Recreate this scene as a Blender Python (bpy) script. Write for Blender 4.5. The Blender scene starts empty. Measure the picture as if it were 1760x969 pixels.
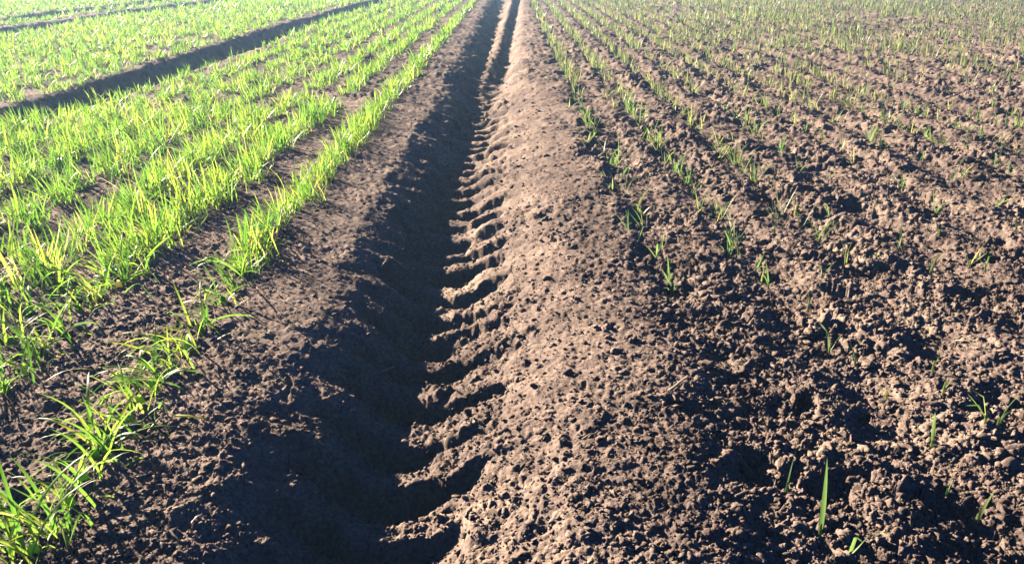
import bpy, math
import numpy as np
from mathutils import Vector, Matrix

R = math.radians
S = bpy.context.scene
COL = S.collection

# ------------------------------------------------------------------ camera, light, exposure
F_PX, W_PX, H_PX = 1464.0, 1760.0, 969.0
PITCH = R(20.8)
CAM_H = 1.0
cam_d = bpy.data.cameras.new('camera')
cam = bpy.data.objects.new('camera', cam_d)
COL.objects.link(cam)
cam.location = (0, 0, CAM_H)
cam.rotation_euler = (R(90) - PITCH, 0, 0)
cam_d.sensor_width = 36
cam_d.lens = F_PX / W_PX * 36
cam_d.clip_start = 0.05
cam_d.clip_end = 3000
S.camera = cam

SUN_EL, SUN_FWD = R(18.0), R(42)          # elevation; how far in front of "due left" the sun stands
sun_dir = Vector((-math.cos(SUN_FWD) * math.cos(SUN_EL), math.sin(SUN_FWD) * math.cos(SUN_EL), math.sin(SUN_EL)))
sun_d = bpy.data.lights.new('sun', 'SUN')
sun = bpy.data.objects.new('sun', sun_d)
COL.objects.link(sun)
sun.rotation_euler = (-sun_dir).to_track_quat('-Z', 'Y').to_euler()
sun.location = sun_dir * 50
sun_d.energy = 5.0
sun_d.angle = R(0.53)
sun_d.color = (1.0, 0.81, 0.60)

world = bpy.data.worlds.new('World')
S.world = world
world.use_nodes = True
wn, wl = world.node_tree.nodes, world.node_tree.links
bg = wn['Background']
sky = wn.new('ShaderNodeTexSky')
sky.sky_type = 'NISHITA'
sky.sun_disc = False
sky.sun_elevation = SUN_EL
sky.sun_rotation = math.atan2(sun_dir.x, sun_dir.y)
sky.air_density = 0.17
sky.dust_density = 0.0
sky.ozone_density = 10.0
wl.new(sky.outputs[0], bg.inputs[0])
bg.inputs[1].default_value = 0.05

S.view_settings.view_transform = 'Standard'
S.view_settings.look = 'None'
S.view_settings.gamma = 1
S.view_settings.use_curve_mapping = False
S.view_settings.exposure = 2.3
S.cycles.max_bounces = 6
S.cycles.diffuse_bounces = 0
S.cycles.transparent_max_bounces = 4

rng = np.random.default_rng(7)

# ------------------------------------------------------------------ noise
def h2(ix, iy, seed):
    ix = ix.astype(np.int64).astype(np.uint32)
    iy = iy.astype(np.int64).astype(np.uint32)
    h = ix * np.uint32(374761393) + iy * np.uint32(668265263) + np.uint32((seed * 2246822519) & 0xffffffff)
    h = (h ^ (h >> np.uint32(13))) * np.uint32(1274126177)
    h = (h ^ (h >> np.uint32(16))) * np.uint32(2654435761)
    h = h ^ (h >> np.uint32(15))
    return h.astype(np.float64) / 4294967296.0

def perlin(x, y, seed):
    xi, yi = np.floor(x), np.floor(y)
    xf, yf = x - xi, y - yi
    def g(dx, dy):
        a = h2(xi + dx, yi + dy, seed) * (2 * math.pi)
        return np.cos(a) * (xf - dx) + np.sin(a) * (yf - dy)
    u = xf ** 3 * (xf * (xf * 6 - 15) + 10)
    v = yf ** 3 * (yf * (yf * 6 - 15) + 10)
    a = g(0, 0) * (1 - u) + g(1, 0) * u
    b = g(0, 1) * (1 - u) + g(1, 1) * u
    return (a * (1 - v) + b * v) * 1.5

def worley(x, y, seed):
    xi, yi = np.floor(x), np.floor(y)
    f1 = np.full(x.shape, 9.0)
    rid = np.zeros(x.shape)
    for dx in (-1, 0, 1):
        for dy in (-1, 0, 1):
            cx, cy = xi + dx, yi + dy
            px = cx + h2(cx, cy, seed)
            py = cy + h2(cx, cy, seed + 11)
            d = np.hypot(px - x, py - y)
            m = d < f1
            f1 = np.where(m, d, f1)
            rid = np.where(m, h2(cx, cy, seed + 23), rid)
    return f1, rid

def sst(a, b, x):
    t = np.clip((x - a) / (b - a), 0, 1)
    return t * t * (3 - 2 * t)

def fan_spacing(y):
    return 0.0026 * np.maximum(y, 1.0)

# ------------------------------------------------------------------ the shape of the field
PX = [-60, -0.95, -0.72, -0.60, -0.515, -0.45, -0.39, -0.33, -0.25, -0.19, -0.10, 0.0, 0.1, 0.2, 0.36, 0.44, 0.50, 0.62, 0.9, 60]
PZ = [0, 0.0, -0.002, -0.010, -0.038, -0.095, -0.158, -0.192, -0.188, -0.150, -0.098, -0.050, -0.018, -0.002, 0.002, -0.006, -0.028, -0.030, -0.03, -0.03]
_fx = np.linspace(-2.2, 1.8, 1601)
_fz = np.interp(_fx, PX, PZ)
_k = np.exp(-np.linspace(-2.2, 2.2, 25) ** 2); _k /= _k.sum()
_fz = np.convolve(np.pad(_fz, 12, mode='edge'), _k, mode='valid')

def track_wobble(y):
    return 0.018 * np.sin(y * 1.7 + 0.6) + 0.012 * np.sin(y * 4.3) + 0.006 * np.sin(y * 11.0)

def masks(x, y):
    xs = x + track_wobble(y) * np.exp(-((x + 0.1) / 0.9) ** 2) + (0.035 + 0.05 * sst(0.2, 0.4, x)) * perlin(x * 3.1, y * 3.1, 71) + 0.025 * perlin(x * 9, y * 9, 72)
    return xs

def macro(x, y):
    xs = masks(x, y)
    z = np.interp(xs, _fx, _fz)
    # tyre lug prints: fingers of soil on the right flank, fainter bars on floor and left flank
    per = 0.205
    n1 = (perlin(x * 4, y * 4, 5) * 0.07 + perlin(x * 14, y * 14, 6) * 0.028) * (1 - 0.6 * sst(2.2, 4.0, y))
    ph = (y + 0.10 * x + n1) / per
    fr = ph - np.floor(ph)
    gap = sst(0.42, 0.56, fr) * (1 - sst(0.90, 1.0, fr))
    irr = (0.45 + 0.8 * h2(np.floor(ph), np.zeros_like(ph), 3)) * (0.75 + 0.8 * perlin(x * 8, y * 8, 15))
    m1 = sst(-0.27, -0.19, xs) * (1 - sst(-0.09, 0.0, xs))
    fade = 1 - 0.45 * sst(5.0, 11.0, y)
    z = z - gap * irr * m1 * 0.046 * fade + (1 - gap) * m1 * 0.016 * fade
    ph2 = (y + 0.30 * x + n1 + 0.08) / per
    fr2 = ph2 - np.floor(ph2)
    bar = sst(0.0, 0.14, fr2) * (1 - sst(0.48, 0.64, fr2))
    m2 = sst(-0.53, -0.42, xs) * (1 - sst(-0.26, -0.18, xs))
    z = z + (bar - 0.5) * m2 * 0.085
    # second groove that joins the track farther on
    gx = -0.10 + 0.017 * (y - 7.5)
    gm = sst(6.8, 9.5, y)
    z = z - gm * 0.10 * np.exp(-((x - gx) / 0.085) ** 2)
    z = z + gm * 0.05 * np.exp(-((x - (gx - 0.17)) / 0.07) ** 2)
    # older wheel tracks
    for tx, w, d in ((-3.36, 0.22, 0.17), (-7.45, 0.30, 0.14), (-8.75, 0.30, 0.14)):
        z = z - d * np.exp(-((x - tx + 0.06 * np.sin(y * 0.5)) / w) ** 4)
    # drill rows leave shallow grooves on the right
    rm = sst(0.55, 0.75, x)
    z = z - rm * 0.011 * np.cos((x - 0.55) / 0.335 * 2 * math.pi + 1.5 * perlin(x * 0.7, y * 0.7, 44))
    # broad undulation
    z = z + 0.03 * perlin(x * 0.35, y * 0.35, 31) * sst(0.5, 3.0, np.abs(x)) + 0.012 * perlin(x * 1.6, y * 1.6, 32)
    return z

def roughness(x, y):
    xs = masks(x, y)
    r = np.interp(xs, [-60, -0.9, -0.56, -0.46, -0.27, -0.2, -0.02, 0.06, 0.36, 0.47, 0.6, 1.3, 3, 60],
                  [0.44, 0.38, 0.32, 0.34, 0.40, 0.55, 0.42, 0.24, 0.27, 0.66, 0.74, 0.74, 0.60, 0.55])
    r = np.maximum(r, 0.5 * sst(4.0, 8.0, y))
    return r * (0.50 + 0.62 * sst(-0.45, 0.55, perlin(x * 2.6, y * 2.2, 61) + 0.35 * perlin(x * 0.8, y * 0.8, 62)))

def clod_layer(x, y, cell, seed, prob):
    wx = x / cell + 0.35 * perlin(x / cell * 1.7, y / cell * 1.7, seed + 50)
    wy = y / cell + 0.35 * perlin(x / cell * 1.7, y / cell * 1.7, seed + 51)
    f, rid = worley(wx, wy, seed)
    rr = 0.32 + 0.33 * (rid * 7.31 % 1.0)
    b = np.sqrt(np.clip(1 - (f / rr) ** 2, 0, 1))
    return b * rr * (rid < prob)

def height(x, y, detail=True):
    z = macro(x, y)
    r = roughness(x, y)
    sp = fan_spacing(y)
    z = z + r * 0.026 * perlin(x * 5.5, y * 5.5, 1)
    z = z + r * (0.014 + 0.022 * sst(3, 8, y)) * (0.5 - np.abs(perlin(x * 13, y * 13, 2))) * 1.2
    z = z + r * 0.045 * clod_layer(x, y, 0.12, 101, 0.14)
    z = z - (0.25 + 0.75 * r) * 0.080 * clod_layer(x, y, 0.11, 111, 0.15) * sst(0.3, 0.5, x)
    z = z + r * (0.024 + 0.045 * sst(3, 8, y)) * clod_layer(x, y, 0.055, 131, 0.35)
    if detail:
        z = z + (0.10 + r) * 0.0090 * perlin(x * 33, y * 33, 4) * (1 - sst(0.02, 0.06, sp))
        z = z + (0.07 + r) * 0.020 * clod_layer(x, y, 0.024, 161, 0.36) * (1 - sst(0.012, 0.04, sp))
        z = z + (0.16 + r) * 0.014 * clod_layer(x, y, 0.012, 171, 0.36) * (1 - sst(0.008, 0.02, sp))
        z = z - 0.036 * clod_layer(x, y, 0.022, 181, 0.065) * (1 - sst(0.010, 0.03, sp)) * sst(-0.2, 0.0, x)
        z = z + (0.25 + r) * 0.0042 * perlin(x * 80, y * 80, 8) * (1 - sst(0.008, 0.02, sp))
        z = z + (0.45 + r) * 0.0028 * perlin(x * 180, y * 180, 9) * (1 - sst(0.003, 0.008, sp))
    return z

def height1(x, y):
    return float(height(np.array([x]), np.array([y]))[0])

def ground_at(px, py, z=None):
    """where the ray of a photo pixel meets the field"""
    c, s = math.cos(PITCH), math.sin(PITCH)
    u, v = (px - W_PX / 2) / F_PX, (py - H_PX / 2) / F_PX
    d = (u, c - v * s, -s - v * c)
    zz = 0.0
    for _ in range(6):
        t = (zz - CAM_H) / d[2]
        x, y = d[0] * t, d[1] * t
        zz = float(macro(np.array([x]), np.array([y]))[0])
    return x, y

# ------------------------------------------------------------------ materials
def new_mat(name):
    m = bpy.data.materials.new(name)
    m.use_nodes = True
    nt = m.node_tree
    return m, nt.nodes, nt.links, nt.nodes['Principled BSDF']

def soil_material(name, per_object=False):
    m, n, l, p = new_mat(name)
    geo = n.new('ShaderNodeNewGeometry')
    pos = geo.outputs['Position']
    def noise(scale, det=4, rough=0.6):
        t = n.new('ShaderNodeTexNoise'); t.inputs['Scale'].default_value = scale
        t.inputs['Detail'].default_value = det; t.inputs['Roughness'].default_value = rough
        l.new(pos, t.inputs['Vector']); return t.outputs['Fac']
    def ramp(src, stops):
        r = n.new('ShaderNodeValToRGB'); e = r.color_ramp.elements
        e[0].position, e[0].color = stops[0][0], (*stops[0][1], 1)
        e[1].position, e[1].color = stops[-1][0], (*stops[-1][1], 1)
        for q, c in stops[1:-1]:
            k = e.new(q); k.color = (*c, 1)
        l.new(src, r.inputs['Fac']); return r.outputs['Color']
    def mix(f, a, b, mode='MIX'):
        x = n.new('ShaderNodeMix'); x.data_type = 'RGBA'; x.blend_type = mode
        if isinstance(f, float): x.inputs[0].default_value = f
        else: l.new(f, x.inputs[0])
        l.new(a, x.inputs[6]); l.new(b, x.inputs[7]); return x.outputs[2]
    broad = ramp(noise(1.3, 5), [(0.3, (0.152, 0.124, 0.118)), (0.5, (0.215, 0.176, 0.161)), (0.70, (0.305, 0.250, 0.217))])
    speck = ramp(noise(95, 5, 0.7), [(0.26, (0.30, 0.29, 0.30)), (0.44, (0.80, 0.78, 0.78)), (0.56, (1.08, 1.06, 1.04)), (0.72, (1.75, 1.70, 1.62))])
    patch = ramp(noise(17, 4), [(0.3, (0.74, 0.73, 0.74)), (0.7, (1.16, 1.14, 1.10))])
    c = mix(1.0, mix(1.0, broad, speck, 'MULTIPLY'), patch, 'MULTIPLY')
    crust = ramp(noise(4.6, 6, 0.62), [(0.36, (0.70, 0.68, 0.69)), (0.52, (1.0, 1.0, 1.0)), (0.68, (1.22, 1.20, 1.16))])
    c = mix(1.0, c, crust, 'MULTIPLY')
    if per_object:
        oi = n.new('ShaderNodeObjectInfo')
        tone = ramp(oi.outputs['Random'], [(0.0, (0.72, 0.72, 0.74)), (0.6, (1.0, 0.99, 0.97)), (1.0, (1.22, 1.18, 1.12))])
        c = mix(1.0, c, tone, 'MULTIPLY')
    l.new(c, p.inputs['Base Color'])
    p.inputs['Roughness'].default_value = 0.95
    p.inputs['Specular IOR Level'].default_value = 0.12
    b = n.new('ShaderNodeBump'); b.inputs['Strength'].default_value = 0.7; b.inputs['Distance'].default_value = 0.004
    l.new(noise(210, 5, 0.65), b.inputs['Height']); l.new(b.outputs[0], p.inputs['Normal'])
    return m

def leaf_material(name, stops, trans=0.5, objrand=True):
    m, n, l, p = new_mat(name)
    at = n.new('ShaderNodeAttribute'); at.attribute_name = 'tone'
    src = at.outputs['Fac']
    if objrand:
        oi = n.new('ShaderNodeObjectInfo')
        a = n.new('ShaderNodeMath'); a.operation = 'ADD'
        l.new(src, a.inputs[0]); l.new(oi.outputs['Random'], a.inputs[1])
        f = n.new('ShaderNodeMath'); f.operation = 'FRACT'
        l.new(a.outputs[0], f.inputs[0]); src = f.outputs[0]
    r = n.new('ShaderNodeValToRGB'); e = r.color_ramp.elements
    e[0].position, e[0].color = stops[0][0], (*stops[0][1], 1)
    e[1].position, e[1].color = stops[-1][0], (*stops[-1][1], 1)
    for q, c in stops[1:-1]:
        k = e.new(q); k.color = (*c, 1)
    l.new(src, r.inputs['Fac'])
    l.new(r.outputs['Color'], p.inputs['Base Color'])
    p.inputs['Roughness'].default_value = 0.42
    p.inputs['Specular IOR Level'].default_value = 0.4
    tr = n.new('ShaderNodeBsdfTranslucent')
    mx = n.new('ShaderNodeMix'); mx.data_type = 'RGBA'; mx.blend_type = 'MULTIPLY'; mx.inputs[0].default_value = 1
    mx.inputs[7].default_value = (2.2, 2.05, 1.6, 1)
    l.new(r.outputs['Color'], mx.inputs[6]); l.new(mx.outputs[2], tr.inputs['Color'])
    ms = n.new('ShaderNodeMixShader'); ms.inputs[0].default_value = trans
    out = n['Material Output']
    l.new(p.outputs[0], ms.inputs[1]); l.new(tr.outputs[0], ms.inputs[2]); l.new(ms.outputs[0], out.inputs['Surface'])
    return m

M_SOIL = soil_material('tilled_soil')
M_CLOD = soil_material('clod_soil', True)
GREEN = [(0.0, (0.045, 0.135, 0.020)), (0.3, (0.09, 0.225, 0.03)), (0.6, (0.145, 0.30, 0.04)), (0.85, (0.22, 0.35, 0.05)), (0.95, (0.27, 0.34, 0.06)), (1.0, (0.36, 0.38, 0.17))]
SEEDL = [(0.0, (0.05, 0.12, 0.042)), (0.5, (0.095, 0.18, 0.06)), (0.85, (0.18, 0.245, 0.09)), (1.0, (0.30, 0.28, 0.14))]
M_LEAF = leaf_material('wheat_leaf', GREEN)
M_SEED = leaf_material('seedling_leaf', SEEDL)
M_STRAW = leaf_material('dry_straw', [(0.0, (0.42, 0.33, 0.20)), (1.0, (0.55, 0.46, 0.32))], 0.1)
M_TWIG = leaf_material('dark_twig', [(0.0, (0.03, 0.02, 0.015)), (1.0, (0.05, 0.035, 0.025))], 0.0)

# ------------------------------------------------------------------ mesh helpers
def mesh_arrays(name, verts, faces, mat, tone=None, smooth=False):
    """faces: (n, k) int array"""
    me = bpy.data.meshes.new(name)
    v = np.asarray(verts, dtype=np.float32); f = np.asarray(faces, dtype=np.int32)
    n, k = f.shape
    me.vertices.add(len(v)); me.vertices.foreach_set('co', v.ravel())
    me.loops.add(n * k); me.loops.foreach_set('vertex_index', f.ravel())
    me.polygons.add(n)
    me.polygons.foreach_set('loop_start', np.arange(0, n * k, k, dtype=np.int32))
    me.polygons.foreach_set('loop_total', np.full(n, k, dtype=np.int32))
    if smooth: me.polygons.foreach_set('use_smooth', np.ones(n, dtype=bool))
    me.materials.append(mat)
    if tone is not None:
        a = me.attributes.new('tone', 'FLOAT', 'POINT'); a.data.foreach_set('value', np.asarray(tone, dtype=np.float32))
    me.update(calc_edges=True)
    me.validate()
    return me

def link(name, me, parent=None, loc=None, rot=None, scale=None):
    o = bpy.data.objects.new(name, me)
    COL.objects.link(o)
    if parent: o.parent = parent
    if loc is not None: o.location = loc
    if rot is not None: o.rotation_euler = rot
    if scale is not None: o.scale = scale
    return o

def tag(o, label=None, cat=None, group=None, kind=None):
    if label: o['label'] = label
    if cat: o['category'] = cat
    if group: o['group'] = group
    if kind: o['kind'] = kind
    return o

# ------------------------------------------------------------------ ground
def build_ground():
    ys = [0.55]
    while ys[-1] < 32: ys.append(ys[-1] + 0.0025 * max(ys[-1], 1.0) ** 1.35)
    while ys[-1] < 420: ys.append(ys[-1] * 1.12)
    ys = np.array(ys)
    nc = 1000
    s = np.linspace(-1, 1, nc)
    X = s[None, :] * (0.32 + 0.70 * ys)[:, None]
    Y = np.repeat(ys[:, None], nc, 1)
    jit = (0.7 * (0.70 * 2 * ys / nc))[:, None]
    x, y = X.ravel(), Y.ravel()
    z = height(x, y)
    # crumbs lean and overhang a little
    r = roughness(x, y)
    amp = 0.010 * np.clip(r, 0.2, 1) * (1 - sst(3, 9, y))
    xd = x + amp * perlin(x * 24 + 7, y * 24, 201) + 0.4 * amp * perlin(x * 60, y * 60, 203)
    yd = y + amp * perlin(x * 24, y * 24 + 9, 202) + 0.4 * amp * perlin(x * 60, y * 60, 204)
    nr = len(ys)
    i = np.arange((nr - 1) * (nc - 1)); q, w = i // (nc - 1), i % (nc - 1)
    a = q * nc + w
    f = np.stack([a, a + 1, a + nc + 1, a + nc], 1)
    me = mesh_arrays('field_soil', np.stack([xd, yd, z], 1), f, M_SOIL, smooth=True)
    o = link('field_soil', me)
    tag(o, 'tilled brown soil with a deep tyre track', kind='structure')
    # the land carries on all round, just below the worked surface
    v = [(-900, -900, -0.6), (900, -900, -0.6), (900, 900, -0.6), (-900, 900, -0.6)]
    o = link('ground', mesh_arrays('ground', v, [(0, 1, 2, 3)], M_SOIL))
    tag(o, 'bare brown land around the field', kind='structure')
    return nr * nc
build_ground()

# ------------------------------------------------------------------ clods
def ico(sub):
    import bmesh
    bm = bmesh.new(); bmesh.ops.create_icosphere(bm, subdivisions=sub, radius=1)
    v = np.array([p.co[:] for p in bm.verts]); f = np.array([[q.index for q in p.verts] for p in bm.faces]); bm.free()
    return v, f

def lump(v, seed, rough=0.62):
    r = np.random.default_rng(seed)
    out = v.copy()
    rad = np.ones(len(v))
    for k in range(11):                       # flat broken faces
        d = r.normal(size=3); d /= np.linalg.norm(d)
        c = r.uniform(0.42, 0.85)
        t = out @ d
        out = out - np.clip(t - c, 0, None)[:, None] * d[None, :]
    for k in range(5):
        d = r.normal(size=3) * (1.5 + k)
        rad += rough * 0.35 / (1 + 0.6 * k) * np.sin(v @ d + r.uniform(0, 6.28))
    for k in range(6):
        d = r.normal(size=3) * (6 + 2 * k)
        rad += 0.085 * np.sin(v @ d + r.uniform(0, 6.28))
    rad += r.normal(size=len(v)) * 0.06
    return out * rad[:, None] * np.array([1, r.uniform(0.7, 1), r.uniform(0.55, 0.8)])

I1, I2, I3 = ico(1), ico(2), ico(3)

def in_view(x, y, m=0.25):
    return (y > 1.05) & (np.abs(x) < 0.64 * y + m)

def scatter_clods():
    # candidate positions over the near field, density falling with distance, sizes with a long tail
    n = 330000
    yy = 1.0 + 15.0 * rng.random(n) ** 2.0
    xx = (rng.random(n) * 2 - 1) * (0.35 + 0.66 * yy)
    rad = 0.0028 * (1 - rng.random(n)) ** (-1 / 2.5)
    rad = np.where(rad > 0.022, rng.uniform(0.009, 0.022, n), rad)
    r = roughness(xx, yy)
    xs = masks(xx, yy)
    cap = np.interp(xs, [-60, -0.95, -0.55, -0.45, -0.25, -0.15, 0.05, 0.38, 0.46, 60], [0.016, 0.014, 0.012, 0.009, 0.009, 0.016, 0.016, 0.017, 0.04, 0.04])
    keep = (rng.random(n) < np.where((xs > -0.5) & (xs < -0.15), 0.45, np.clip(r * 0.95, 0.2, 1))) & (rad < cap) & (rad > 0.0010 * yy)
    xx, yy, rad = xx[keep], yy[keep], rad[keep]
    zz = height(xx, yy)
    return xx, yy, zz, rad

def build_clods():
    xx, yy, zz, rad = scatter_clods()
    size = rad / yy                       # how large each shows
    order = np.argsort(-size)
    vis = order[in_view(xx[order], yy[order], -0.02)]
    big = vis[:300]
    isbig = np.zeros(len(xx), bool); isbig[big] = True
    shapes = [mesh_arrays('soil_clod', lump(I3[0], 900 + k), I3[1], M_CLOD, smooth=False) for k in range(14)]
    for i in big:
        x, y, z, r = xx[i], yy[i], zz[i], rad[i]
        xs = float(masks(np.array([x]), np.array([y]))[0])
        if xs < -0.56: lab, g = 'crumbly soil clod on the bare ground between the wheat rows', 'clods among the wheat rows'
        elif xs < 0.0: lab, g = 'small soil clod lying in the tyre track', 'clods in the tyre track'
        elif xs < 0.42: lab, g = 'soil clod on the smooth pale strip beside the tyre track', 'clods on the smooth strip'
        else:
            k = int(round((x - 0.53) / 0.335)); w = ['first', 'second', 'third', 'fourth', 'fifth', 'sixth'][min(max(k, 0), 5)]
            lab, g = '%s brown soil clod by the %s sparse seedling row from the smooth strip' % ('large rough' if r > 0.015 else 'small crumbly', w), '%s clods among the seedlings' % ('large' if r > 0.015 else 'small')
        o = link('soil_clod', shapes[rng.integers(14)], loc=(x, y, z - 0.1 * r), rot=(rng.normal() * 0.3, rng.normal() * 0.3, rng.random() * 6.28), scale=(r * rng.uniform(0.85, 1.35), r * rng.uniform(0.85, 1.2), r * rng.uniform(0.8, 1.15)))
        tag(o, lab, 'clod', g)
    rest = np.where(~isbig)[0]
    V, Fc, off = [], [], 0
    lib2 = [lump(I2[0], 40 + k) for k in range(20)]
    lib1 = [lump(I1[0], 80 + k) for k in range(20)]
    ang = rng.random(len(rest)) * 6.28
    for q, i in enumerate(rest):
        fine = size[i] > 0.0048
        b = (lib2 if fine else lib1)[rng.integers(20)]
        ca, sa = math.cos(ang[q]), math.sin(ang[q])
        M = np.array([[ca, -sa, 0], [sa, ca, 0], [0, 0, 1]]) * rad[i] * np.array([1.2, 0.95, 1.0])
        V.append(b @ M.T + np.array([xx[i], yy[i], zz[i] + 0.2 * rad[i]]))
        Fc.append((I2 if fine else I1)[1] + off); off += len(b)
    print('clods stuff', len(rest), 'tris', sum(len(f) for f in Fc))
    o = link('soil_crumbs', mesh_arrays('soil_crumbs', np.concatenate(V), np.concatenate(Fc), M_SOIL))
    tag(o, 'loose brown soil crumbs scattered over the field', kind='stuff')
build_clods()

# ------------------------------------------------------------------ grass blades
def blade_arrays(base, az, length, lean, curl, width, seg, tone, twist=None):
    """many curved tapered blades at once; returns verts, quads, tone"""
    n = len(az)
    t = np.linspace(0, 1, seg + 1)
    ang = lean[:, None] + curl[:, None] * t[None, :] ** 1.4        # angle from vertical along the blade
    ds = (length / seg)[:, None]
    hr = np.cumsum(np.sin(ang) * ds, 1) - np.sin(ang[:, :1]) * ds
    hz = np.cumsum(np.cos(ang) * ds, 1) - np.cos(ang[:, :1]) * ds
    cx = base[:, None, 0] + hr * np.cos(az)[:, None]
    cy = base[:, None, 1] + hr * np.sin(az)[:, None]
    cz = base[:, None, 2] + hz
    wprof = np.interp(t, [0, 0.12, 0.45, 0.8, 1.0], [0.55, 0.85, 1.0, 0.6, 0.06])
    w = 0.5 * width[:, None] * wprof[None, :]
    tw = az + math.pi / 2 + (0 if twist is None else twist)
    wa = tw[:, None] + (np.zeros(n) if twist is None else twist)[:, None] * t[None, :]
    L = np.stack([cx - np.cos(wa) * w, cy - np.sin(wa) * w, cz], 2)
    Rr = np.stack([cx + np.cos(wa) * w, cy + np.sin(wa) * w, cz], 2)
    V = np.stack([L, Rr], 2).reshape(n, (seg + 1) * 2, 3)
    k = np.arange(seg) * 2
    q = np.stack([k, k + 1, k + 3, k + 2], 1)
    Fq = (q[None] + (np.arange(n) * (seg + 1) * 2)[:, None, None]).reshape(-1, 4)
    return V.reshape(-1, 3), Fq, np.repeat(tone, (seg + 1) * 2)

def random_blades(r, n, h, spread, wid, bias=None, wild=1.0):
    """blade parameters of one tuft of height h"""
    az = r.random(n) * 2 * math.pi
    if bias is not None:
        m = r.random(n) < 0.45
        az = np.where(m, bias + r.normal(size=n) * 0.6, az)
    length = h * r.uniform(0.55, 1.25, n)
    lean = np.abs(r.normal(size=n)) * 0.42 + 0.05
    curl = np.clip(r.normal(size=n) * 0.55 + 0.65, -0.2, 2.0)
    width = wid * r.uniform(0.65, 1.25, n)
    base = np.stack([r.normal(size=n) * spread, r.normal(size=n) * spread, np.full(n, -0.004)], 1)
    return base, az, length, lean, curl, width

def tuft_mesh(name, seed, n, h, spread, wid, seg, mat, bias=math.pi):
    """one plant: all blades grow out of one root point, so the plant is one body"""
    r = np.random.default_rng(seed)
    b, az, le, ln, cu, wi = random_blades(r, n, h, spread, wid, bias)
    V, Fq, tn = blade_arrays(b, az, le, ln, cu, wi, seg, r.random(n) * 0.55 + 0.2, r.normal(size=n) * 0.4)
    V = np.concatenate([V, [[0, 0, -0.02]]]); tn = np.append(tn, 0.3)
    root = len(V) - 1
    st = np.arange(n) * (seg + 1) * 2
    tri = np.stack([st, st + 1, np.full(n, root), np.full(n, root)], 1)
    me = bpy.data.meshes.new(name)
    me.from_pydata(V.tolist(), [], Fq.tolist() + tri[:, :3].tolist())
    me.materials.append(mat)
    a = me.attributes.new('tone', 'FLOAT', 'POINT'); a.data.foreach_set('value', tn.astype(np.float32))
    me.update()
    return me

def folded_blade(seed, mat, length=1.0, curl=0.9, wid=0.045, seg=7):
    """a single leaf of unit length, leaning toward +X, with a keel"""
    r = np.random.default_rng(seed)
    t = np.linspace(0, 1, seg + 1)
    lean0, k = 0.08 + 0.2 * r.random(), curl * r.uniform(0.3, 1.6)
    ang = lean0 + k * t ** 1.5
    if r.random() < 0.3: ang[-3:] += r.uniform(0.3, 0.9)      # bent tip
    x = np.concatenate([[0], np.cumsum(np.sin(ang[1:]) / seg)]); z = np.concatenate([[0], np.cumsum(np.cos(ang[1:]) / seg)])
    sway = 0.05 * r.normal() * t ** 2
    w = 0.5 * wid * np.interp(t, [0, 0.1, 0.4, 0.8, 1], [0.6, 0.9, 1, 0.62, 0.05])
    tw = r.normal() * 0.9 * t
    V = []
    for i in range(seg + 1):
        c, s = math.cos(tw[i]), math.sin(tw[i])
        nx, nz = math.cos(ang[i]), -math.sin(ang[i])
        keel = 0.35 * w[i]
        V += [(x[i] + s * w[i] * nx, sway[i] - c * w[i], z[i] + s * w[i] * nz),
              (x[i] - keel * nx, sway[i], z[i] - keel * nz),
              (x[i] - s * w[i] * nx, sway[i] + c * w[i], z[i] - s * w[i] * nz)]
    Fq = []
    for i in range(seg):
        a = i * 3
        Fq += [(a, a + 1, a + 4, a + 3), (a + 1, a + 2, a + 5, a + 4)]
    return mesh_arrays('blade', V, Fq, mat, tone=np.full(len(V), r.random() * 0.3), smooth=True)

def stem_mesh(name, mat, seed, h=0.02, rad=0.006):
    """short pale sheath that the blades leave from"""
    r = np.random.default_rng(seed); V, Fq = [], []
    prof = [(-0.02, 0.8), (0.0, 1.0), (h * 0.5, 0.85), (h, 0.45)]
    for z, k in prof:
        for a in range(6): V.append((math.cos(a * 1.047) * rad * k * r.uniform(.85, 1.15), math.sin(a * 1.047) * rad * k * r.uniform(.85, 1.15), z))
    for i in range(3):
        for a in range(6): Fq.append((i * 6 + a, i * 6 + (a + 1) % 6, i * 6 + 6 + (a + 1) % 6, i * 6 + 6 + a))
    return mesh_arrays(name, V, Fq, mat, tone=np.full(len(V), 0.4), smooth=True)

WB = [folded_blade(300 + k, M_LEAF, wid=0.036, curl=1.1) for k in range(24)]
WS = [stem_mesh('stem', M_LEAF, 320 + k, 0.025, 0.010) for k in range(3)]
SB = [folded_blade(350 + k, M_SEED, curl=0.28, wid=0.062) for k in range(8)]
SS = [stem_mesh('stem', M_SEED, 360 + k, 0.03, 0.0032) for k in range(3)]

def leafy_tuft(x, y, h, n, label, group, bias=math.pi):
    z = height1(x, y)
    o = link('wheat_tuft', None, loc=(x, y, z)); o.empty_display_size = 0.05
    tag(o, label, 'plant', group)
    link('stem', WS[rng.integers(3)], o, (0, 0, 0), (0, 0, rng.random() * 6.28))
    for k in range(int(n * 1.25)):
        az = bias + rng.normal() * 0.8 if rng.random() < 0.5 else rng.random() * 6.28
        s = h * rng.uniform(0.6, 1.45)
        sp = 0.03
        link('blade', WB[rng.integers(24)], o, (rng.normal() * sp, rng.normal() * sp, -0.004), (rng.normal() * 0.15, abs(rng.normal()) * 0.48, az), (s, s * rng.uniform(0.8, 1.3), s))
    return o

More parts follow.
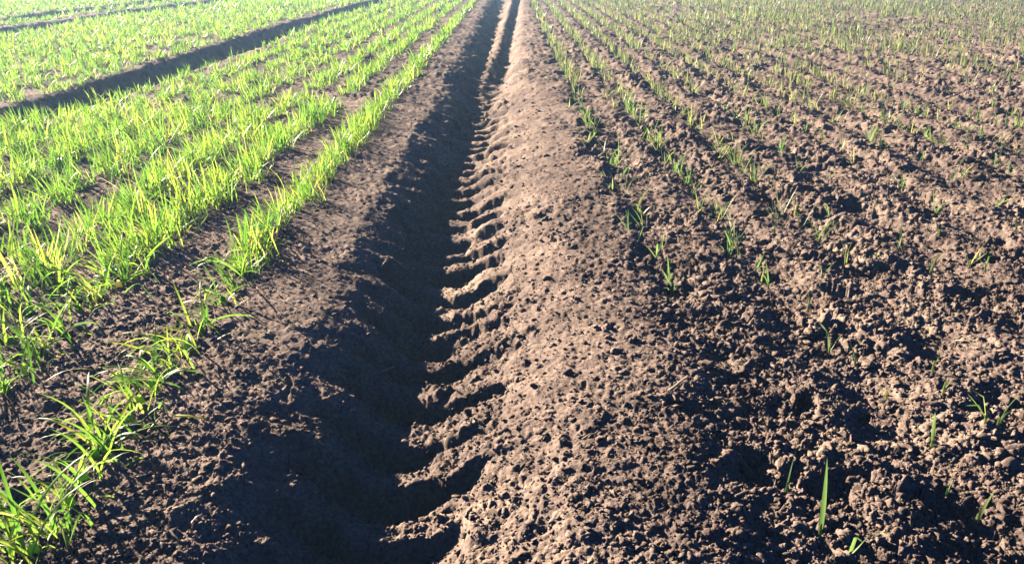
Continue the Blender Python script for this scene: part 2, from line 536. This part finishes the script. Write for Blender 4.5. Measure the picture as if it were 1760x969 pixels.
def seedling(x, y, h, n, label, group, az0=None):
    z = height1(x, y)
    o = link('wheat_seedling', None, loc=(x, y, z)); o.empty_display_size = 0.03
    tag(o, label, 'seedling', group)
    link('stem', SS[rng.integers(3)], o, (0, 0, 0), (0, 0, rng.random() * 6.28))
    for k in range(n):
        az = (1.57 if rng.random() < 0.5 else -1.57) + k * 2.2 + rng.normal() * 0.5
        s = h * (1 if k == 0 else rng.uniform(0.55, 0.95))
        link('blade', SB[rng.integers(8)], o, (0, 0, 0.008), (rng.normal() * 0.06, abs(rng.normal()) * 0.12 + (0.0 if k == 0 else 0.35), az), (s, s * rng.uniform(0.8, 1.2), s))
    return o

# ------------------------------------------------------------------ wheat on the left
L1 = 'bright green wheat tuft in the row edging the tyre track'
L2 = 'bright green wheat tuft in the second row from the tyre track'
L3 = 'bright green wheat tuft in the third row from the tyre track'
near1 = [(60, 950, .15, 20), (88, 918, .165, 22), (122, 868, .12, 12), (146, 828, .12, 12), (165, 790, .13, 14), (190, 765, .15, 22), (225, 728, .12, 12), (242, 697, .11, 12), (262, 668, .13, 16), (295, 640, .15, 18), (322, 602, .12, 12), (345, 572, .13, 16), (385, 522, .13, 18), (402, 496, .12, 14), (420, 470, .13, 14), (440, 440, .13, 16)]
near2 = [(12, 672, .13, 16), (45, 642, .14, 16), (75, 610, .14, 18), (105, 575, .13, 14), (135, 535, .13, 14), (165, 515, .15, 18), (205, 495, .14, 16), (238, 472, .15, 16), (262, 436, .14, 16), (110, 500, .13, 14), (20, 590, .13, 14), (50, 540, .13, 14), (12, 510, .13, 12), (75, 480, .13, 12)]
def tuft_words(h, n):
    return ('big ' if h > .155 else 'small ' if h < .125 else '') + ('bushy ' if n >= 20 else 'thin ' if n < 15 else '')
for px, py, h, n in near1:
    x, y = ground_at(px, py); leafy_tuft(x, y, h, n, tuft_words(h, n) + L1, 'wheat tufts of the row edging the tyre track')
for px, py, h, n in near2:
    x, y = ground_at(px, py); leafy_tuft(x, y, h, n, tuft_words(h, n) + L2, 'wheat tufts of the second row from the tyre track')

def bare_track(x, y):
    m = np.zeros(x.shape, bool)
    for tx, w in ((-3.36, 0.35), (-7.45, 0.42), (-8.75, 0.42)):
        m |= np.abs(x - tx + 0.06 * np.sin(y * 0.5)) < w
    return m

def left_positions():
    X, Y, RW = [], [], []
    rows = [-0.92, -1.30, -1.60, -1.99] + [-2.31 - 0.345 * k for k in range(60)]
    for k, rx in enumerate(rows):
        y0 = max(1.0, (abs(rx) - 1.2) / 0.64)
        if k == 0: y0 = 2.62
        if k == 1: y0 = 2.62
        y = y0
        while y < 30:
            y += rng.uniform(0.035, 0.075) * (1 + 0.010 * y)
            X.append(rx + rng.normal() * (0.022 + (0.010 if k == 1 else 0.034 if k else 0))); Y.append(y); RW.append(k)
    X, Y, RW = np.array(X), np.array(Y), np.array(RW)
    gap = perlin(X * 1.1, Y * 1.1, 401) < np.where(RW < 1, -0.7, -0.6)
    keep = ~bare_track(X, Y) & ~gap
    return X[keep], Y[keep], RW[keep]

def build_wheat():
    X, Y, RW = left_positions()
    Z = height(X, Y)
    vis = (np.abs(X) < 0.605 * Y + 0.12)
    show = np.where(vis, 1 / Y, 0)
    order = np.argsort(-show)
    single = order[:281]
    tufts = [tuft_mesh('wheat_tuft', 500 + k, 26 + k % 9, 0.135, 0.032, 0.0058, 5, M_LEAF) for k in range(14)]
    ord_word = ['', '', 'third', 'fourth', 'fifth', 'sixth', 'seventh', 'eighth']
    for i in single:
        k = int(RW[i])
        lab = L1 if k == 0 else L2 if k == 1 else 'bright green wheat tuft in the %s row from the tyre track' % ord_word[k] if k < 8 else 'bright green wheat tuft in the rows beyond the older wheel track'
        g = 'wheat tufts of the row edging the tyre track' if k == 0 else 'wheat tufts of the second row from the tyre track' if k == 1 else 'wheat tufts of the %s row' % (ord_word[k] if k < 8 else 'farther')
        s = rng.uniform(0.75, 1.2) * (0.88 if k == 0 else 1)
        lab = ('short ' if s < 0.9 else 'tall ' if s > 1.06 else '') + lab
        o = link('wheat_tuft', tufts[rng.integers(14)], loc=(X[i], Y[i], Z[i]), rot=(0, 0, rng.normal() * 0.7), scale=(s, s, s * rng.uniform(0.85, 1.15)))
        tag(o, lab, 'plant', g)
    rest = order[281:]
    VV, FF, TT, off = [], [], [], 0
    for lo, hi, nb, seg, wk in ((0, 4.5, 28, 4, 0.95), (4.5, 9, 22, 3, 1.25), (9, 16, 13, 3, 2.0), (16, 40, 7, 2, 3.6)):
        sel = rest[(Y[rest] >= lo) & (Y[rest] < hi)]
        if not len(sel): continue
        n = len(sel) * nb
        src = np.repeat(sel, nb)
        hh = np.repeat(0.104 * rng.uniform(0.6, 1.35, len(sel)), nb)
        az = np.where(rng.random(n) < 0.4, math.pi + rng.normal(size=n) * 0.7, rng.random(n) * 6.28)
        base = np.stack([X[src] + rng.normal(size=n) * 0.026, Y[src] + rng.normal(size=n) * 0.03, Z[src] - 0.004], 1)
        V, Fq, tn = blade_arrays(base, az, hh * rng.uniform(0.55, 1.25, n), np.abs(rng.normal(size=n)) * 0.60 + .05,
                                 np.clip(rng.normal(size=n) * 0.55 + 0.6, -.2, 2), 0.0062 * wk * rng.uniform(.65, 1.25, n), seg, rng.random(n), rng.normal(size=n) * 0.4)
        VV.append(V); FF.append(Fq + off); TT.append(tn); off += len(V)
    V = np.concatenate(VV); Fq = np.concatenate(FF)
    print('wheat stuff tufts', len(rest), 'quads', len(Fq))
    o = link('wheat_grass', mesh_arrays('wheat_grass', V, Fq, M_LEAF_FIELD, np.concatenate(TT)))
    tag(o, 'dense bright green young wheat filling the field beside the tyre track', kind='stuff')
M_LEAF_FIELD = leaf_material('wheat_leaf_field', GREEN, objrand=False)
build_wheat()

# ------------------------------------------------------------------ sparse seedlings on the right
seen = [  # pixel of the base, height in m, blades, azimuth
    (1458, 962, .085, 2), (1408, 925, .115, 1), (1352, 842, .07, 1), (1675, 908, .095, 1), (1624, 862, .04, 2), (1600, 772, .10, 1),
    (1690, 738, .075, 3), (1712, 742, .08, 2), (1522, 690, .03, 3), (1620, 680, .045, 2), (1424, 612, .085, 2), (1468, 632, .05, 2),
    (1602, 640, .05, 1), (1388, 540, .06, 1), (1412, 482, .045, 2), (1320, 500, .07, 2), (1298, 470, .075, 3), (1158, 500, .06, 3),
    (1128, 448, .09, 3), (1148, 470, .05, 1), (1098, 420, .05, 1), (1190, 335, .065, 3), (1330, 405, .06, 2), (1232, 372, .055, 2),
    (1425, 380, .09, 2), (1500, 372, .055, 2), (1545, 430, .10, 2), (1598, 470, .09, 2), (1665, 462, .08, 3), (1692, 468, .07, 3),
    (1612, 412, .06, 2), (1505, 448, .03, 3), (1422, 310, .08, 2), (1315, 215, .07, 3), (1312, 300, .06, 2), (1045, 325, .06, 2),
    (1010, 252, .10, 3), (995, 240, .07, 2), (978, 190, .09, 3), (1098, 225, .11, 3), (1040, 175, .12, 4), (1055, 190, .09, 3),
    (1230, 200, .06, 2), (1655, 310, .05, 2), (1640, 220, .06, 2), (1745, 400, .05, 2), (1260, 245, .06, 2), (1165, 120, .10, 3), (1360, 170, .08, 2)]
def row_word(x):
    k = int(round((x - 0.53) / 0.335))
    return ['first', 'second', 'third', 'fourth', 'fifth', 'sixth'][k] if 0 <= k < 6 else 'outer'
shoots = {1: 'single-bladed green wheat seedling', 2: 'two-bladed green wheat seedling', 3: 'three-bladed green wheat seedling', 4: 'four-bladed green wheat seedling'}
for px, py, h, n in seen:
    x, y = ground_at(px, py)
    seedling(x, y, h * 1.25, n, '%s on cloddy soil, %s sparse row from the smooth strip' % (shoots[n], row_word(x)), 'seedlings on the cloddy soil')

def build_seedlings():
    X, Y = [], []
    for k in range(56):
        rx = 0.52 + 0.335 * k
        y = max(2.0, (rx - 1.2) / 0.64)
        while y < 30:
            y += rng.exponential(0.075 if k < 3 and y > 2.5 else 0.42 if y < 2.9 else 0.085 if y < 8 else 0.075)
            X.append(rx + rng.normal() * 0.03); Y.append(y)
    X, Y = np.array(X), np.array(Y)
    patch = perlin(X * 0.45, Y * 0.22, 611)
    dens = np.clip(0.55 + 0.8 * patch + 0.25 * sst(8, 18, Y), 0.08, 1)
    dens = np.where((X < 1.3) & (Y > 2.9), np.maximum(dens, 0.75), dens)
    dens = np.where((np.abs(X - 4.55) < 0.25) & (Y > 8), 1, dens)
    dens = np.where((X > 1.45) & (X < 2.7) & (Y > 6), np.maximum(dens, 0.75), dens)
    dens = np.where((X > 5) & (Y > 9), np.maximum(dens * 0.8, 0.36), dens)
    bare = (X > 3.1) & (Y < 10) & (Y > 4)
    dens = np.where(bare, dens * 0.45, dens)
    keep = (rng.random(len(X)) < dens) & (Y > 2.3)
    X, Y = X[keep], Y[keep]
    Z = height(X, Y)
    vis = np.abs(X) < 0.60 * Y
    order = np.argsort(-np.where(vis, 1 / Y, 0))
    little = [tuft_mesh('wheat_seedling', 700 + k, 3 + k % 3, 0.11, 0.006, 0.0066, 4, M_SEED, None) for k in range(10)]
    for i in order[:250]:
        s = rng.uniform(0.65, 1.3)
        o = link('wheat_seedling', little[rng.integers(10)], loc=(X[i], Y[i], Z[i]), rot=(0, 0, rng.random() * 6.28), scale=(s, s, s))
        tag(o, 'small thin wheat seedling in the %s sparse row beyond the smooth strip' % row_word(X[i]), 'seedling', 'seedlings farther along the sparse rows')
    rest = order[250:]
    n = len(rest) * 4
    src = np.repeat(rest, 4)
    dense = np.repeat(np.where((np.abs(X[rest] - 4.55) < 0.25), 1.5, 1.0), 4)
    base = np.stack([X[src] + rng.normal(size=n) * 0.015, Y[src] + rng.normal(size=n) * 0.03, Z[src] - .003], 1)
    V, Fq, tn = blade_arrays(base, rng.random(n) * 6.28, dense * 0.125 * rng.uniform(.5, 1.2, n), np.abs(rng.normal(size=n)) * .25, np.clip(rng.normal(size=n) * .4 + .35, -.2, 1.6),
                             0.0062 * np.clip(Y[src] / 6, 1, 2.6) * rng.uniform(.7, 1.2, n), 3, rng.random(n), rng.normal(size=n) * .4)
    o = link('wheat_seedlings', mesh_arrays('wheat_seedlings', V, Fq, M_SEED_FIELD, tn))
    tag(o, 'thin haze of far-off wheat seedlings on the bare soil', kind='stuff')
    print('seedlings', len(X))
M_SEED_FIELD = leaf_material('seedling_leaf_field', [(0.0, (0.06, 0.11, 0.05)), (0.6, (0.11, 0.16, 0.065)), (1.0, (0.22, 0.23, 0.13))], objrand=False)
build_seedlings()

# ------------------------------------------------------------------ straw and twigs
def stalk(p0, p1, rad, mat, name, label, cat, lift=0.01, sag=0.3):
    """a thin bent stalk from pixel to pixel, lying on the soil"""
    a = Vector((*ground_at(*p0), 0)); b = Vector((*ground_at(*p1), 0))
    a.z, b.z = height1(a.x, a.y) + lift, height1(b.x, b.y) + lift
    d = (b - a); L = d.length
    seg = 8; V, Fq = [], []
    side = d.cross(Vector((0, 0, 1))).normalized(); up = side.cross(d).normalized()
    for i in range(seg + 1):
        t = i / seg
        c = a + d * t + side * (L * 0.04 * math.sin(t * 4)) + Vector((0, 0, 0.006 * math.sin(t * 3.1)))
        node = 1.25 if i == 4 else 1.0
        for k in range(6):
            an = k * math.pi / 3
            V.append(tuple(c - a + (side * math.cos(an) + up * math.sin(an)) * rad * node * (1 - 0.45 * t)))
    for i in range(seg):
        for k in range(6): Fq.append((i * 6 + k, i * 6 + (k + 1) % 6, i * 6 + 6 + (k + 1) % 6, i * 6 + 6 + k))
    V += [(0, 0, 0), tuple(d)]
    e = seg * 6
    Fq += [(0, k, k + 1, len(V) - 2) for k in range(1, 5, 2)] + [(e, e + k, e + k + 1, len(V) - 1) for k in range(1, 5, 2)]
    o = link(name, mesh_arrays(name, V, Fq, mat, tone=np.full(len(V), 0.5), smooth=True), loc=a)
    tag(o, label, cat)
stalk((640, 688), (712, 655), 0.0016, M_STRAW, 'straw_stalk', 'thin pale straw stalk lying in the shaded bottom of the tyre track', 'straw')
stalk((772, 560), (862, 525), 0.0022, M_STRAW, 'straw_stalk', 'long pale straw stalk lying across the lug prints of the tyre track', 'straw')
stalk((1148, 684), (1180, 664), 0.0042, M_STRAW, 'straw_stalk', 'short thick pale straw piece at the edge of the smooth strip', 'straw')
stalk((626, 480), (648, 498), 0.0028, M_STRAW, 'straw_stalk', 'short pale straw bit on the shaded flank of the tyre track', 'straw')
stalk((300, 722), (355, 735), 0.0030, M_LEAF, 'fallen_blade', 'yellow-green fallen blade on bare soil beside the edging wheat row', 'blade')
for p0, p1, where in (((1494, 206), (1512, 210), 'on the far cloddy soil'), ((655, 452), (668, 476), 'on the shaded flank of the tyre track'), ((604, 728), (618, 722), 'in the shaded tyre track bottom'),
                      ((648, 788), (662, 792), 'at the foot of the lug prints'), ((1000, 762), (1024, 752), 'in the middle of the smooth strip'), ((905, 600), (930, 596), 'on the smooth strip just above the lug prints'), ((255, 748), (280, 722), 'on bare soil beside the edging wheat row'),
                      ((1640, 590), (1668, 600), 'between clods by the sparse seedlings'), ((1262, 862), (1290, 850), 'where the smooth strip breaks into clods'), ((330, 905), (352, 898), 'on the lit shoulder of the tyre track')):
    stalk(p0, p1, 0.0018, M_STRAW, 'straw_fragment', 'tiny pale straw fragment ' + where, 'straw')
# upright dark twig
x, y = ground_at(267, 822); z = height1(x, y)
V, Fq = [], []
for i, (dx, zz, rr) in enumerate([(0, -0.01, .0024), (.002, .012, .0022), (.001, .026, .0024), (-.004, .036, .0018), (-.007, .042, .0007)]):
    for k in range(6): V.append((dx + math.cos(k * 1.047) * rr, math.sin(k * 1.047) * rr, zz))
for i in range(4):
    for k in range(6): Fq.append((i * 6 + k, i * 6 + (k + 1) % 6, i * 6 + 6 + (k + 1) % 6, i * 6 + 6 + k))
tag(link('twig', mesh_arrays('twig', V, Fq, M_TWIG, tone=np.full(len(V), .5)), loc=(x, y, z)), 'dark dead twig stub upright on bare soil by the edging wheat row', 'twig')

# ------------------------------------------------------------------ low morning haze over the field
def build_haze():
    x0, x1, y0, y1, z0, z1 = -950, 950, -950, 950, -1.6, 1.35
    V = [(x, y, z) for z in (z0, z1) for x, y in ((x0, y0), (x1, y0), (x1, y1), (x0, y1))]
    Fq = [(3, 2, 1, 0), (4, 5, 6, 7), (0, 1, 5, 4), (1, 2, 6, 5), (2, 3, 7, 6), (3, 0, 4, 7)]
    m = bpy.data.materials.new('haze'); m.use_nodes = True
    n = m.node_tree.nodes; n.clear()
    out = n.new('ShaderNodeOutputMaterial'); v = n.new('ShaderNodeVolumePrincipled')
    v.inputs['Color'].default_value = (0.38, 0.66, 1.0, 1)
    v.inputs['Density'].default_value = 0.0048
    v.inputs['Anisotropy'].default_value = 0.35
    m.node_tree.links.new(v.outputs[0], out.inputs['Volume'])
    o = link('haze', mesh_arrays('haze', V, Fq, m))
    tag(o, 'thin bright haze over the far part of the field', kind='stuff')
build_haze()
